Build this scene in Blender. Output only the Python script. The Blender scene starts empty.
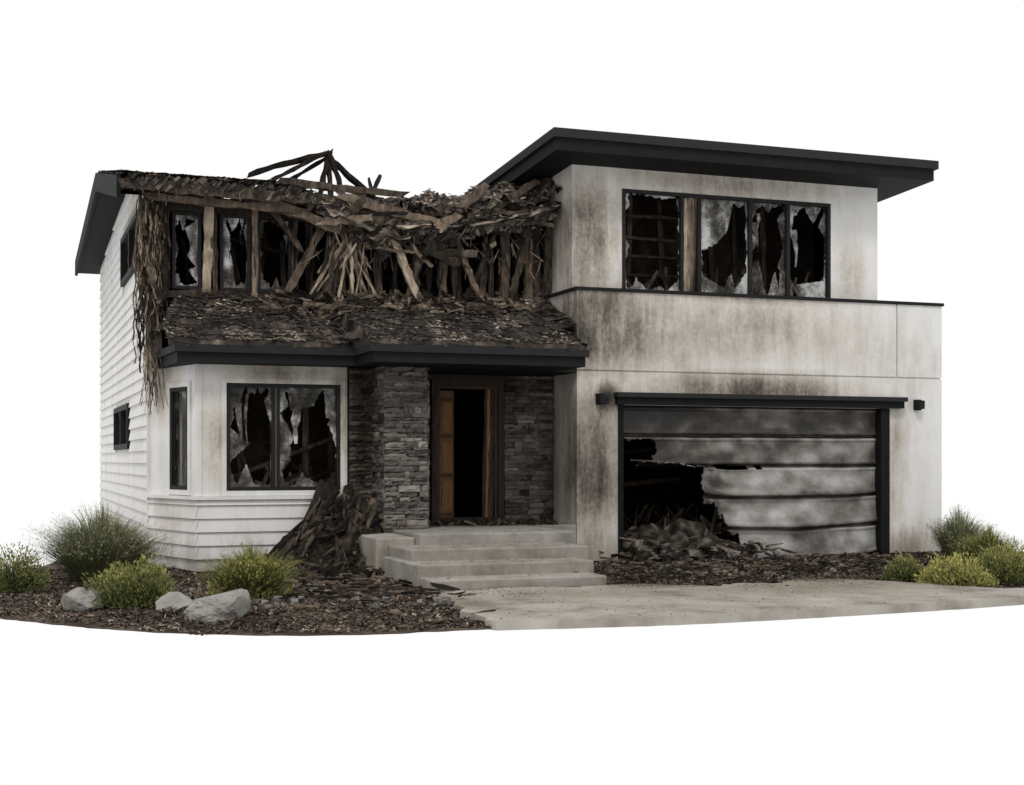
import bpy, math, random
from mathutils import Vector, noise, Matrix
random.seed(7)
R=random.random
def U(a,b): return a+(b-a)*random.random()
def nz(x,y,z=0.0): return noise.noise(Vector((x,y,z)))
scene=bpy.context.scene
scene.view_settings.view_transform='Standard'
scene.view_settings.look='None'
scene.view_settings.exposure=0

# ------------------------------------------------------------ helpers
class MB:
    def __init__(s): s.v=[];s.f=[];s.t=[];s.m=[]
    def add(s,vs,fs,tone=0.5,mat=0):
        b=len(s.v)
        s.v.extend([tuple(p) for p in vs])
        if isinstance(tone,(list,tuple)): s.t.extend(tone)
        else: s.t.extend([tone]*len(vs))
        for f in fs:
            s.f.append([b+i for i in f]); s.m.append(mat)
    def obj(s,name,mats,parent=None,smooth=False,loc=(0,0,0)):
        me=bpy.data.meshes.new(name)
        me.from_pydata(s.v,[],s.f)
        if not isinstance(mats,(list,tuple)): mats=[mats]
        for m in mats: me.materials.append(m)
        a=me.attributes.new('tone','FLOAT','POINT')
        a.data.foreach_set('value',s.t)
        me.polygons.foreach_set('material_index',s.m)
        if smooth: me.polygons.foreach_set('use_smooth',[True]*len(s.f))
        me.update()
        o=bpy.data.objects.new(name,me)
        scene.collection.objects.link(o)
        o.location=loc
        if parent: o.parent=parent
        return o
class Fr:
    """wall frame: s along wall, n outward, z up"""
    def __init__(s,ox,oy,dx,dy):
        l=math.hypot(dx,dy); s.o=(ox,oy); s.d=(dx/l,dy/l); s.n=(dy/l,-dx/l)
    def p(s,a,n,z): return (s.o[0]+s.d[0]*a+s.n[0]*n, s.o[1]+s.d[1]*a+s.n[1]*n, z)
def front(y): return Fr(0,y,1,0)
def box(mb,f,s0,s1,n0,n1,z0,z1,tone=0.5,mat=0,j=0.0):
    vs=[]
    for z in (z0,z1):
        for (a,n) in ((s0,n1),(s1,n1),(s1,n0),(s0,n0)):
            p=f.p(a,n,z)
            vs.append((p[0]+U(-j,j),p[1]+U(-j,j),p[2]+U(-j,j)))
    mb.add(vs,[(3,2,1,0),(4,5,6,7),(0,1,5,4),(1,2,6,5),(2,3,7,6),(3,0,4,7)],tone,mat)
def cellwall(mb,f,s0,s1,z0,z1,th,holes,tone=0.5,mat=0):
    S=sorted(set([s0,s1]+[h[0] for h in holes]+[h[1] for h in holes]))
    Z=sorted(set([z0,z1]+[h[2] for h in holes]+[h[3] for h in holes]))
    S=[x for x in S if s0<=x<=s1]; Z=[x for x in Z if z0<=x<=z1]
    def solid(i,k):
        if i<0 or k<0 or i>=len(S)-1 or k>=len(Z)-1: return False
        a=(S[i]+S[i+1])/2; z=(Z[k]+Z[k+1])/2
        return not any(h[0]<a<h[1] and h[2]<z<h[3] for h in holes)
    def q(pts): mb.add(pts,[(0,1,2,3)],tone,mat)
    for i in range(len(S)-1):
        for k in range(len(Z)-1):
            if not solid(i,k): continue
            a,b,c,d=S[i],S[i+1],Z[k],Z[k+1]
            q([f.p(a,0,c),f.p(b,0,c),f.p(b,0,d),f.p(a,0,d)])
            q([f.p(b,-th,c),f.p(a,-th,c),f.p(a,-th,d),f.p(b,-th,d)])
            if not solid(i-1,k): q([f.p(a,-th,c),f.p(a,0,c),f.p(a,0,d),f.p(a,-th,d)])
            if not solid(i+1,k): q([f.p(b,0,c),f.p(b,-th,c),f.p(b,-th,d),f.p(b,0,d)])
            if not solid(i,k-1): q([f.p(a,-th,c),f.p(b,-th,c),f.p(b,0,c),f.p(a,0,c)])
            if not solid(i,k+1): q([f.p(a,0,d),f.p(b,0,d),f.p(b,-th,d),f.p(a,-th,d)])
def extrude(mb,poly,z0,z1,tone=0.5,mat=0,zf=None):
    n=len(poly)
    zf=zf or (lambda x,y:0)
    vs=[(x,y,z0+zf(x,y)) for x,y in poly]+[(x,y,z1+zf(x,y)) for x,y in poly]
    fs=[tuple(reversed(range(n))),tuple(range(n,2*n))]
    for i in range(n):
        k=(i+1)%n; fs.append((i,k,n+k,n+i))
    mb.add(vs,fs,tone,mat)
def beam(mb,p0,p1,w,h=None,tone=0.5,segs=4,jag=0.12,taper=0.85,bow=0.0,mat=0):
    h=h or w
    p0=Vector(p0);p1=Vector(p1); d=(p1-p0); L=d.length
    if L<1e-4: return
    d.normalize()
    up=Vector((0,1,0)) if abs(d.y)<0.8 else Vector((0,0,1))
    s=d.cross(up).normalized(); t=s.cross(d).normalized()
    vs=[];tn=[]
    bw=U(-bow,bow)
    for i in range(segs+1):
        f=i/segs
        c=p0+d*(L*f)+s*(math.sin(f*math.pi)*bw)+t*(math.sin(f*math.pi)*U(-bow,bow)*0.3)
        k=1.0 if 0<i<segs else taper
        for (a,b) in ((-1,-1),(1,-1),(1,1),(-1,1)):
            ww=w*0.5*k*(1+U(-jag,jag)*2); hh=h*0.5*k*(1+U(-jag,jag)*2)
            e=d*(U(-1,1)*min(w*1.3,L*.15)) if i in(0,segs) else Vector()
            vs.append(c+s*(a*ww)+t*(b*hh)+e); tn.append(min(1,max(0,tone+U(-.08,.08))))
    fs=[(0,1,2,3)]
    for i in range(segs):
        b=i*4
        for k in range(4):
            fs.append((b+k,b+4+k,b+4+(k+1)%4,b+(k+1)%4))
    b=segs*4; fs.append((b+3,b+2,b+1,b))
    mb.add(vs,fs,tn,mat)
def flake(mb,c,n,sx,sy,tone,tilt=0.5,rot=None,mat=0):
    n=(Vector(n)+Vector((U(-tilt,tilt),U(-tilt,tilt),U(-tilt,tilt)))).normalized()
    a=n.orthogonal().normalized()
    q=Matrix.Rotation(U(0,6.28) if rot is None else rot,3,n)
    a=q@a; b=n.cross(a); c=Vector(c)
    k=U(0,0.25)*sx
    vs=[c-a*sx*U(.7,1.1)-b*sy*U(.6,1.1),c+a*sx*U(.7,1.1)-b*sy*U(.5,1.1)+n*k,c+a*sx*U(.7,1.1)+b*sy*U(.6,1.1),c-a*sx*U(.7,1.1)+b*sy*U(.5,1.1)+n*k*.5]
    mb.add(vs,[(0,1,2,3)],tone,mat)
def sheet(mb,fn,nu,nv,keep=None,tone=None,mat=0):
    vs=[];tn=[]
    for j in range(nv+1):
        for i in range(nu+1):
            a=i/nu;b=j/nv
            vs.append(fn(a,b)); tn.append(tone(a,b) if callable(tone) else (tone or 0.5))
    fs=[]
    for j in range(nv):
        for i in range(nu):
            if keep and not keep((i+.5)/nu,(j+.5)/nv): continue
            q=j*(nu+1)+i
            fs.append((q,q+1,q+nu+2,q+nu+1))
    mb.add(vs,fs,tn,mat)

# ------------------------------------------------------------ materials
def node(nt,t,ins=None,**props):
    n=nt.nodes.new(t)
    for k,v in props.items(): setattr(n,k,v)
    for k,v in (ins or {}).items():
        s=n.inputs[k]
        if isinstance(v,bpy.types.NodeSocket): nt.links.new(v,s)
        else: s.default_value=v
    return n
def math_(nt,op,a,b=0.0,clamp=False):
    n=node(nt,'ShaderNodeMath',{0:a,1:b},operation=op); n.use_clamp=clamp
    return n.outputs[0]
def ramp(nt,fac,stops):
    n=nt.nodes.new('ShaderNodeValToRGB'); nt.links.new(fac,n.inputs[0])
    cr=n.color_ramp
    while len(cr.elements)<len(stops): cr.elements.new(0.5)
    for e,(p,c) in zip(cr.elements,stops):
        e.position=p; e.color=(c[0],c[1],c[2],1)
    return n.outputs[0]
def mixc(nt,fac,a,b,mode='MIX'):
    n=node(nt,'ShaderNodeMix',data_type='RGBA',blend_type=mode)
    for s,v in ((n.inputs[0],fac),(n.inputs[6],a),(n.inputs[7],b)):
        if isinstance(v,bpy.types.NodeSocket): nt.links.new(v,s)
        else: s.default_value=v if not isinstance(v,tuple) or len(v)==4 else (*v,1)
    return n.outputs[2]
def newmat(name):
    m=bpy.data.materials.new(name); m.use_nodes=True
    nt=m.node_tree; b=nt.nodes['Principled BSDF']
    return m,nt,b
def coords(nt): return node(nt,'ShaderNodeNewGeometry').outputs['Position']
def nnoise(nt,co,scale,detail=6,rough=0.6,stretch=(1,1,1),off=(0,0,0)):
    mp=node(nt,'ShaderNodeMapping',{'Vector':co,'Scale':stretch,'Location':off})
    return node(nt,'ShaderNodeTexNoise',{'Vector':mp.outputs[0],'Scale':scale,'Detail':detail,'Roughness':rough}).outputs[0]
def sootfac(nt,co,centers,lo=0.08,hi=1.05):
    acc=None
    for (x,y,z,sx,sy,sz,st) in centers:
        d=node(nt,'ShaderNodeVectorMath',{0:co,1:(x,y,z)},operation='SUBTRACT').outputs[0]
        d=node(nt,'ShaderNodeVectorMath',{0:d,1:(1/sx,1/sy,1/sz)},operation='MULTIPLY').outputs[0]
        l=node(nt,'ShaderNodeVectorMath',{0:d},operation='LENGTH').outputs['Value']
        mr=node(nt,'ShaderNodeMapRange',{0:l,1:0.0,2:1.0,3:st,4:0.0},interpolation_type='SMOOTHSTEP').outputs[0]
        acc=mr if acc is None else math_(nt,'MAXIMUM',acc,mr)
    n1=nnoise(nt,co,1.1,10,0.72)
    n2=nnoise(nt,co,2.8,8,0.7,(1.7,1.7,0.25),(3,5,1))
    n3=nnoise(nt,co,18,6,0.8,(1,1,.7),(7,1,1))
    n=math_(nt,'ADD',math_(nt,'MULTIPLY',n1,0.40),math_(nt,'ADD',math_(nt,'MULTIPLY',n2,0.35),math_(nt,'MULTIPLY',n3,0.25)))
    n=math_(nt,'MULTIPLY',math_(nt,'SUBTRACT',n,0.5),3.1)
    n=math_(nt,'MULTIPLY',n,math_(nt,'POWER',acc,0.5))
    v=math_(nt,'ADD',acc,n)
    return node(nt,'ShaderNodeMapRange',{0:v,1:lo,2:hi}).outputs[0]
SOOT=[(0,(1,1,1)),(0.25,(.82,.785,.735)),(0.5,(.54,.495,.44)),(0.75,(.24,.21,.18)),(1,(.055,.05,.045))]
def wallmat(name,base,centers,rough=0.85,bump=0.15,bscale=60,grime=0.13):
    m,nt,b=newmat(name); co=coords(nt)
    g=nnoise(nt,co,0.9,9,0.68)
    g2=nnoise(nt,co,2.2,7,0.7,(1.5,1.5,0.22),(9,2,4))
    gg=math_(nt,'MULTIPLY',math_(nt,'ADD',g,g2),0.5)
    c=ramp(nt,gg,[(0.34,tuple(x*(1-grime*2.0*k) for x,k in zip(base,(.95,1,1.12)))),(0.5,tuple(x*(1-grime*.5) for x in base)),(0.62,base)])
    if centers:
        s=sootfac(nt,co,centers)
        c=mixc(nt,1.0,c,ramp(nt,s,SOOT),'MULTIPLY')
    z=node(nt,'ShaderNodeSeparateXYZ',{0:co}).outputs[2]
    zz=math_(nt,'ADD',z,math_(nt,'MULTIPLY',math_(nt,'SUBTRACT',g2,0.5),1.2))
    sp=node(nt,'ShaderNodeMapRange',{0:zz,1:0.0,2:0.5,3:0.6,4:0.0}).outputs[0]
    c=mixc(nt,sp,c,(.19,.165,.135,1))
    nt.links.new(c,b.inputs['Base Color']); b.inputs['Roughness'].default_value=rough
    b.inputs['Specular IOR Level'].default_value=.25
    h=nnoise(nt,co,bscale,4,0.6)
    h2=nnoise(nt,co,6,5,0.6)
    hh=math_(nt,'ADD',h,math_(nt,'MULTIPLY',h2,1.2))
    bp=node(nt,'ShaderNodeBump',{'Height':hh,'Strength':bump,'Distance':0.02})
    nt.links.new(bp.outputs[0],b.inputs['Normal'])
    return m
def tonemat(name,stops,amt=0.5,scale=8,stretch=(1,1,1),rough=0.85,bump=0.4,bdist=0.01,spec=0.25,centers=None,metal=0.0,detail=7):
    m,nt,b=newmat(name); co=coords(nt)
    t=node(nt,'ShaderNodeAttribute',attribute_name='tone').outputs['Fac']
    n=nnoise(nt,co,scale,detail,0.68,stretch)
    f=math_(nt,'ADD',t,math_(nt,'MULTIPLY',math_(nt,'SUBTRACT',n,0.5),amt),True)
    c=ramp(nt,f,stops)
    if centers: c=mixc(nt,1.0,c,ramp(nt,sootfac(nt,co,centers),SOOT),'MULTIPLY')
    nt.links.new(c,b.inputs['Base Color'])
    b.inputs['Roughness'].default_value=rough; b.inputs['Specular IOR Level'].default_value=spec
    b.inputs['Metallic'].default_value=metal
    n2=nnoise(nt,co,scale*4,5,0.7,stretch)
    h=math_(nt,'ADD',n2,n)
    bp=node(nt,'ShaderNodeBump',{'Height':h,'Strength':bump,'Distance':bdist})
    nt.links.new(bp.outputs[0],b.inputs['Normal'])
    return m

C_BLOCK=[(8.6,21,3.85,4.4,3,1.8,.88),(9.1,21,1.5,1.0,1.6,3.0,.80),(9.2,21.6,5.4,1.4,2.2,2.1,.70),(11.8,21.6,6.45,3.8,1,.6,.62),
  (11.8,21,3.9,4.6,1,1.2,.50),(12,21,2.85,4.0,1,.6,.84),(12,21,4.42,4.2,1,.35,.55),(15.15,21,.0,.9,1,.9,.65),(8.8,22.4,1.5,.8,1.3,3.4,.76),(14.5,21,3.4,2.5,1,1.5,.28),
  (9.35,21,2.7,.5,1,.55,1.05),(9.0,22.9,5.2,.6,1.3,2.2,1.0),(8.82,22.6,4.2,.5,1.0,.8,1.0),(14.4,21.6,5,.6,1,1.6,.38),(14.95,21,1.6,.5,1,2.4,.42)]
WB=(.70,.692,.675)
stucco=wallmat('stucco',WB,C_BLOCK)
C_BAY=[(5.0,21,2.5,.7,1,1.6,.75),(4.0,21,2.95,1.6,1,.4,.7),(2.4,22.2,2.9,.6,1.3,1.2,.6),(4.9,21,.4,.8,1,1.2,.8),(3.0,21,2.0,.45,.5,1.4,.45)]
bayst=wallmat('bay_paint',WB,C_BAY)
siding=wallmat('siding_paint',(.68,.672,.655),[(2.2,22.6,5.3,.6,1.6,1.6,.95),(2.2,22.7,3.6,.6,1.1,1.9,.85),(4.9,21,.4,1.1,.6,1.0,.9),(2.2,25.5,5.9,.4,2.8,.5,.5),(2.4,22,1.4,.8,1.4,2.2,.35)],bump=0.1)
metal=tonemat('dark_metal_fascia',[(0,(.007,.0075,.008)),(1,(.026,.026,.027))],0.6,5,(1,1,1),0.7,0.1,spec=.08)
trim=tonemat('window_frame_metal',[(0,(.008,.0085,.009)),(.7,(.028,.027,.026)),(1,(.12,.10,.08))],0.6,9,(1,1,1),0.65,0.2,spec=.12)
char=tonemat('charred_timber',[(0,(.009,.008,.007)),(.3,(.036,.029,.024)),(.55,(.115,.088,.067)),(.78,(.25,.195,.145)),(1,(.45,.375,.285))],0.95,11,(1,1,.3),.9,.9,.02,spec=.1)
charx=tonemat('charred_shingles',[(0,(.012,.011,.010)),(.35,(.052,.044,.038)),(.6,(.145,.118,.097)),(.8,(.29,.24,.19)),(1,(.53,.45,.34))],0.9,7,(1,1,1),.92,.9,.03,spec=.1)
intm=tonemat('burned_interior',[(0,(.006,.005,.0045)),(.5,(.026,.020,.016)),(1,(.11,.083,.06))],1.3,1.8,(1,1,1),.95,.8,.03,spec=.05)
stone=tonemat('ledger_stone',[(0,(.045,.041,.037)),(.4,(.155,.142,.127)),(.75,(.30,.277,.245)),(1,(.42,.39,.35))],0.8,9,(1,1,2),.9,1.0,.03,spec=.15,centers=[(5.2,21,2.2,.42,.8,2.0,.85),(6.1,21.2,3.3,1.4,2,.7,.7),(7.9,22,3.0,1.0,1,1.0,.65),(8.8,22,1.5,.4,1,1.8,.6),(5.6,20.4,.4,1,1,.6,.6)])
conc=tonemat('concrete',[(0,(.08,.072,.062)),(.45,(.235,.222,.198)),(1,(.42,.40,.365))],1.2,2.4,(1,1,1),.9,.5,.01,centers=[(5.2,19.4,.2,.9,1,.7,.5),(7.2,21.7,.6,2,1.4,.4,.95),(6.3,18,.1,2.5,2.5,.9,.40),(7.6,17,.0,.6,1.5,.5,.6)],detail=12)
drivem=tonemat('driveway_concrete',[(0,(.05,.043,.035)),(.35,(.155,.138,.116)),(.6,(.30,.28,.247)),(1,(.44,.415,.37))],1.4,1.1,(1,1,1),.92,.5,.01,detail=13,centers=[(10.6,16.6,0,2.6,1.4,1,.88),(8.2,16.3,0,1.7,1.0,1,.7),(9.8,15.4,0,4,1.8,1,.45),(5.0,15.0,0,.6,2,1,.5),(6.8,15.5,0,2.2,1.3,1,.35)])
mulch=tonemat('mulch_soil',[(0,(.016,.012,.010)),(.33,(.050,.037,.030)),(.6,(.12,.092,.071)),(.8,(.22,.18,.142)),(1,(.38,.33,.275))],0.8,9,(1,1,1),.95,.9,.02,spec=.1)
gmetal=tonemat('garage_door_metal',[(0,(.014,.0125,.011)),(.25,(.054,.046,.039)),(.42,(.13,.117,.103)),(.62,(.22,.212,.20)),(1,(.42,.415,.40))],1.35,1.7,(1,1,1.5),.5,.35,.012,spec=.4,detail=13)
wood=tonemat('door_wood',[(0,(.012,.009,.007)),(.3,(.05,.028,.015)),(.6,(.13,.070,.03)),(1,(.30,.165,.07))],0.8,7,(3,3,.35),.65,.4)
leafm=tonemat('shrub_leaf',[(0,(.025,.038,.015)),(.45,(.10,.12,.04)),(.75,(.24,.24,.08)),(1,(.42,.39,.12))],0.3,6,(1,1,1),.7,.0,spec=.2)
grassm=tonemat('grass_blade',[(0,(.05,.055,.028)),(.5,(.15,.16,.085)),(1,(.36,.36,.23))],0.3,6,(1,1,1),.8,.0,spec=.2)
rockm=tonemat('boulder_stone',[(0,(.10,.094,.086)),(.5,(.26,.248,.228)),(1,(.42,.41,.38))],0.9,5,(1,1,1),.9,.8,.03)
ashm=tonemat('ash_and_rubble',[(0,(.010,.008,.007)),(.45,(.046,.038,.031)),(.75,(.15,.13,.105)),(1,(.35,.32,.28))],0.9,8,(1,1,1),.95,1.0,.04,spec=.08)
gl,nt,b=newmat('sooty_glass'); co=coords(nt)
tt=node(nt,'ShaderNodeAttribute',attribute_name='tone').outputs['Fac']
n=nnoise(nt,co,2.6,10,.72)
ff=math_(nt,'ADD',tt,math_(nt,'MULTIPLY',math_(nt,'SUBTRACT',n,.5),2.6),True)
c=ramp(nt,ff,[(0,(.012,.011,.010)),(.4,(.05,.045,.040)),(.68,(.15,.142,.133)),(1,(.50,.51,.51))])
nt.links.new(c,b.inputs['Base Color']); b.inputs['Roughness'].default_value=.22; b.inputs['Specular IOR Level'].default_value=.35
tr=node(nt,'ShaderNodeBsdfTransparent')
mr=node(nt,'ShaderNodeMapRange',{0:ff,1:.1,2:.7,3:.30,4:.96}).outputs[0]
mx=node(nt,'ShaderNodeMixShader',{0:mr,1:tr.outputs[0],2:b.outputs[0]})
nt.links.new(mx.outputs[0],nt.nodes['Material Output'].inputs[0])

house=bpy.data.objects.new('burned_house',None); scene.collection.objects.link(house)

# ------------------------------------------------------------ glass
def profile(mean):
    """jagged shard profile: piecewise linear knots at random spacing"""
    ks=[0.0]
    while ks[-1]<1: ks.append(ks[-1]+U(.04,.24))
    vals=[]
    for i,_ in enumerate(ks):
        vals.append(mean*U(1.3,2.6) if R()<.42 else mean*max(0,U(-.25,.6)))
    def f(t):
        for i in range(len(ks)-1):
            if ks[i]<=t<=ks[i+1]:
                u=(t-ks[i])/(ks[i+1]-ks[i]); return vals[i]*(1-u)+vals[i+1]*u
        return vals[-1]
    return f
def glass(mb,f,s0,s1,z0,z1,n,l,r_,bt,tp_,seed=0,tone=.5,curl=0):
    st=random.getstate(); random.seed(int(seed*1000)+5)
    pl,pr,pb,pt=profile(l),profile(r_),profile(bt),profile(tp_)
    W_,H_=s1-s0,z1-z0
    nu=max(24,int(W_/.012)); nv=max(30,int(H_/.016)); nu=min(nu,90); nv=min(nv,110)
    def fn(a,b): return f.p(s0+W_*a,n+.03*nz(a*2,b*2,seed)+.010*nz(a*7,b*7,seed),z0+H_*b)
    def kp(a,b):
        e=.03*nz(a*14,b*18,seed)
        return a+e<pl(b) or 1-a+e<pr(b) or b+e<pb(a) or 1-b+e<pt(a)
    sheet(mb,fn,nu,nv,kp,lambda a,b: tone+.45*nz(a*2.5,b*3.0,seed+3))
    for k in range(curl):
        a=U(.08,.92); top=z1-H_*U(.02,.35); L_=H_*U(.15,.5); w0=W_*U(.03,.11); cs=s0+W_*a; ph=U(0,6)
        vs=[];N=10
        for i in range(N+1):
            u=i/N; ww=w0*(1-u*.75)*(1+.5*nz(u*5,k,seed)); sx=.05*W_*math.sin(u*3+ph)
            vs+=[f.p(min(s1,max(s0,cs+sx-ww)),n-.03+.03*math.sin(u*5+ph),top-L_*u),f.p(min(s1,max(s0,cs+sx+ww)),n-.03+.03*math.cos(u*4+ph),top-L_*u)]
        mb.add(vs,[(2*i,2*i+1,2*i+3,2*i+2) for i in range(N)],min(1,tone+U(-.1,.2)))
    random.setstate(st)
def frame(mb,f,s0,s1,z0,z1,w,nout,nin,mull=(),tone=.4,mw=None):
    mw=mw or w
    box(mb,f,s0,s1,nin,nout,z0,z0+w,tone); box(mb,f,s0,s1,nin,nout,z1-w,z1,tone)
    box(mb,f,s0,s0+w,nin,nout,z0+w,z1-w,tone); box(mb,f,s1-w,s1,nin,nout,z0+w,z1-w,tone)
    for m in mull: box(mb,f,m-mw/2,m+mw/2,nin+.004,nout-.004,z0+w,z1-w,tone)
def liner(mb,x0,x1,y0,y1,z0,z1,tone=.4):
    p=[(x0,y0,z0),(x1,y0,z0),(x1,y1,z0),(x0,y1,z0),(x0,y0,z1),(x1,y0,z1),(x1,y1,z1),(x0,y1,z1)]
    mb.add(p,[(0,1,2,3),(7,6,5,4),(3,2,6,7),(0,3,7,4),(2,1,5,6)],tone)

# ------------------------------------------------------------ right block
mb=MB()
F=front(21.0)
cellwall(mb,F,8.82,15.95,0,3.105,.2,[(9.59,14.74,-.1,2.56)])
cellwall(mb,F,8.82,14.98,3.13,4.42,.2,[])
cellwall(mb,F,15.005,15.95,3.13,4.42,.2,[])
cellwall(mb,front(21.03),8.83,15.94,3.09,3.14,.15,[])
cellwall(mb,front(21.03),14.97,15.015,3.145,4.41,.15,[])
L=Fr(8.82,29,0,-1)
cellwall(mb,L,0,7.795,0,4.42,.2,[])
Rr=Fr(15.95,21.205,0,1)
cellwall(mb,Rr,0,7.79,0,4.42,.2,[])
cellwall(mb,Fr(15.74,29.0,-1,0),0.0,6.7,0,4.42,.2,[])
F2=front(21.6)
cellwall(mb,F2,8.98,15.0,4.3,6.64,.2,[(9.90,14.0,4.5,6.25)])
cellwall(mb,Fr(8.98,29,0,-1),0,7.195,4.3,6.64,.2,[])
cellwall(mb,Fr(15.0,21.805,0,1),0,7.19,4.3,6.64,.2,[])
cellwall(mb,Fr(14.79,29,-1,0),0,5.6,4.3,6.2,.2,[])
mb.obj('stucco_walls',stucco,house)
mb=MB()
box(mb,F,8.79,15.98,-.24,.03,4.422,4.475,.4)
box(mb,L,0,7.75,-.24,.03,4.422,4.475,.4)
box(mb,Rr,.05,7.79,-.24,.03,4.422,4.475,.4)
zf=lambda x,y:-.055*(y-20.8)*(1 if y>20.8 else 0)
extrude(mb,[(8.39,20.84),(15.66,20.84),(15.66,29.4),(8.39,29.4)],6.64,6.90,.3,zf=zf)
extrude(mb,[(8.33,20.78),(15.72,20.78),(15.72,29.46),(8.33,29.46)],6.84,6.985,1,zf=zf)
box(mb,F,9.5,15.06,-.1,.13,2.565,2.68,.2)
box(mb,F,9.47,15.1,-.1,.18,2.683,2.76,.9)
box(mb,F,14.62,14.80,-.15,.06,0,2.56,.15)
box(mb,F,9.55,9.63,-.15,.05,0,2.56,.1)
mb.obj('roof_and_fascia',metal,house)
mb=MB()
extrude(mb,[(9.03,21.21),(15.74,21.21),(15.74,28.79),(9.03,28.79)],4.22,4.29,.4)
mb.obj('terrace_deck',conc,house)
mb=MB(); g=MB(); tim=MB()
frame(mb,F2,9.90,14.0,4.5,6.25,.06,.02,-.12,(12.37,13.13),.35,.07)
box(mb,F2,11.0,11.06,-.12,.016,4.56,6.19,.3); box(mb,F2,11.33,11.40,-.12,.016,4.56,6.19,.3)
box(mb,F2,9.86,14.04,-.02,.05,4.455,4.498,.6)
for k in range(4): beam(tim,F2.p(11.09+k*.07,-.02-.03*k,4.57),F2.p(11.11+k*.068,-.03,6.18),.075,.05,.85-.14*k,7,.2)
glass(g,F2,11.40,12.34,4.56,6.19,-.05,.28,.08,.10,.22,seed=3,tone=.66,curl=3)
glass(g,F2,12.40,13.10,4.56,6.19,-.05,.10,.12,.16,.06,seed=9,tone=.42,curl=2)
glass(g,F2,13.16,13.93,4.56,6.19,-.05,.08,.36,.10,.08,seed=13,tone=.72,curl=1)
glass(g,F2,9.97,11.0,4.56,6.19,-.05,.04,.02,.08,.02,seed=17,tone=.75,curl=0)
for z in (4.9,5.25,5.6,5.95): beam(tim,(9.4,22.4,z),(11.4,22.5,z+U(-.05,.05)),.05,.12,U(.3,.55),5)
for x in (9.9,10.5,11.2,12.2,12.7,13.3,13.8): beam(tim,(x,22.7,4.3),(x+U(-.1,.1),22.7,6.6),.09,.09,U(.2,.5),5)
for i in range(70):
    x=U(9.5,13.9); beam(tim,(x,U(21.9,22.6),4.35),(x+U(-.6,.6),U(21.9,22.6),U(4.5,5.1)),.05,.03,U(.1,.65),3)

# garage door
def hole(s,z):
    q=nz(s*4,z*4,2)*.13+nz(s*15,z*15,5)*.08
    if s+q*.6<11.12 and z+q*.4<1.49 : return True
    if s+q*1.5<11.5+ (0.22*math.sin(z*5)) and z+q*.5<.93: return True
    if s+q<10.30 and 1.60<z+q*.8<1.98: return True
    if s+q<10.0 and 1.5<z+q*.8<2.0: return True
    if abs(z-1.52+.03*nz(s*3,1))<.035 and 10.2<s<12.3 and nz(s*5,3)>-.1: return True
    return False
gd=MB(); PH=.506
def gfn(a,b):
    s=9.62+a*5.02; z=0.03+b*2.53
    k0=(z-.03)/PH; pi_=min(4,math.floor(k0)); fr=k0-pi_
    seam=-.035 if (fr<.035 or fr>.965) else (0.0 if (.14<fr<.86) else .016)
    w=.006*nz(s*6,z*6,9); dz=0
    if z<1.545:
        k=(1.545-z)/1.5; c=math.sin(max(0,min(1,(s-10.7)/3.95))*math.pi)
        w+=.40*c*k**.8
        w+=(1-fr)*.11*(.35+nz(s*.7,pi_*3.3,1)+c)
        w+=.05*nz(s*1.4,pi_*2.6,4)+.018*abs(nz(s*4,z*2,7))
        dz=-.08*c*k+.04*nz(s*.8,pi_*2.1,3)
        e=max(0,1-(s-11.1)/.5)
        if e>0: w+=e*(.10+.15*nz(pi_*3.1,z*2,1)); dz+=e*.07*nz(pi_*2.7,1,5)
    else:
        w+=.02*nz(s*1.1,z*1.2,9); dz=.008*nz(s*1.2,pi_*2,3)
    return F.p(s,-.12+seam+w,max(.015,z+dz))
def gt(a,b):
    s=9.62+a*5.02; z=0.03+b*2.53
    k0=(z-.03)/PH; fr=k0-math.floor(k0)
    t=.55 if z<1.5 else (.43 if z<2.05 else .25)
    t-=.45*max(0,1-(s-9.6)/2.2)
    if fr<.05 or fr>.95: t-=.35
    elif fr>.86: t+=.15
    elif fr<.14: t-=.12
    if z<1.6: t-=.5*max(0,1-abs(s-11.3)/.55)*(.5+nz(s*6,z*6,1))
    t+=.3*nz(s*.8,z*1.9,7)+.25*nz(s*3,z*5,8)
    return min(1,max(0,t))
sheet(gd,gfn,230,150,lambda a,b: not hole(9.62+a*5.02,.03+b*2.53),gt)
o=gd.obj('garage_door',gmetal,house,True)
md=o.modifiers.new('s','SOLIDIFY'); md.thickness=.03; md.offset=-1
for k in (4,):
    z=.03+k*PH
    for i in range(14):
        sa=9.65+4.95*i/14; sb=9.65+4.95*(i+1)/14
        a=Vector(gfn((sa-9.62)/5.02,(z+.012-.03)/2.53));c_=Vector(gfn((sb-9.62)/5.02,(z+.012-.03)/2.53)); a.y-=.035;c_.y-=.035
        beam(tim,a,c_,.016,.016,U(.1,.35),1,.1,1)
for i in range(150):
    x=U(9.7,12.3); y=U(21.3,23.8)
    beam(tim,(x,y,U(0,.4)),(x+U(-.7,.7),y+U(-.5,.5),U(.1,.9)),U(.02,.07),U(.02,.05),U(.05,.5),3)
for z in (1.1,1.7): beam(tim,(9.7,23.5,z),(12,23.6,z+.2),.08,.08,.5,5)
li=MB()
box(li,F,15.34,15.48,.0,.05,2.54,2.73,.3); box(li,F,15.352,15.468,.05,.16,2.56,2.71,.2)
box(li,F,9.15,9.29,.0,.05,2.56,2.74,.1,j=.01); box(li,F,9.16,9.31,.05,.15,2.58,2.70,.1,j=.02)
li.obj('wall_lamps',trim,house)

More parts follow.
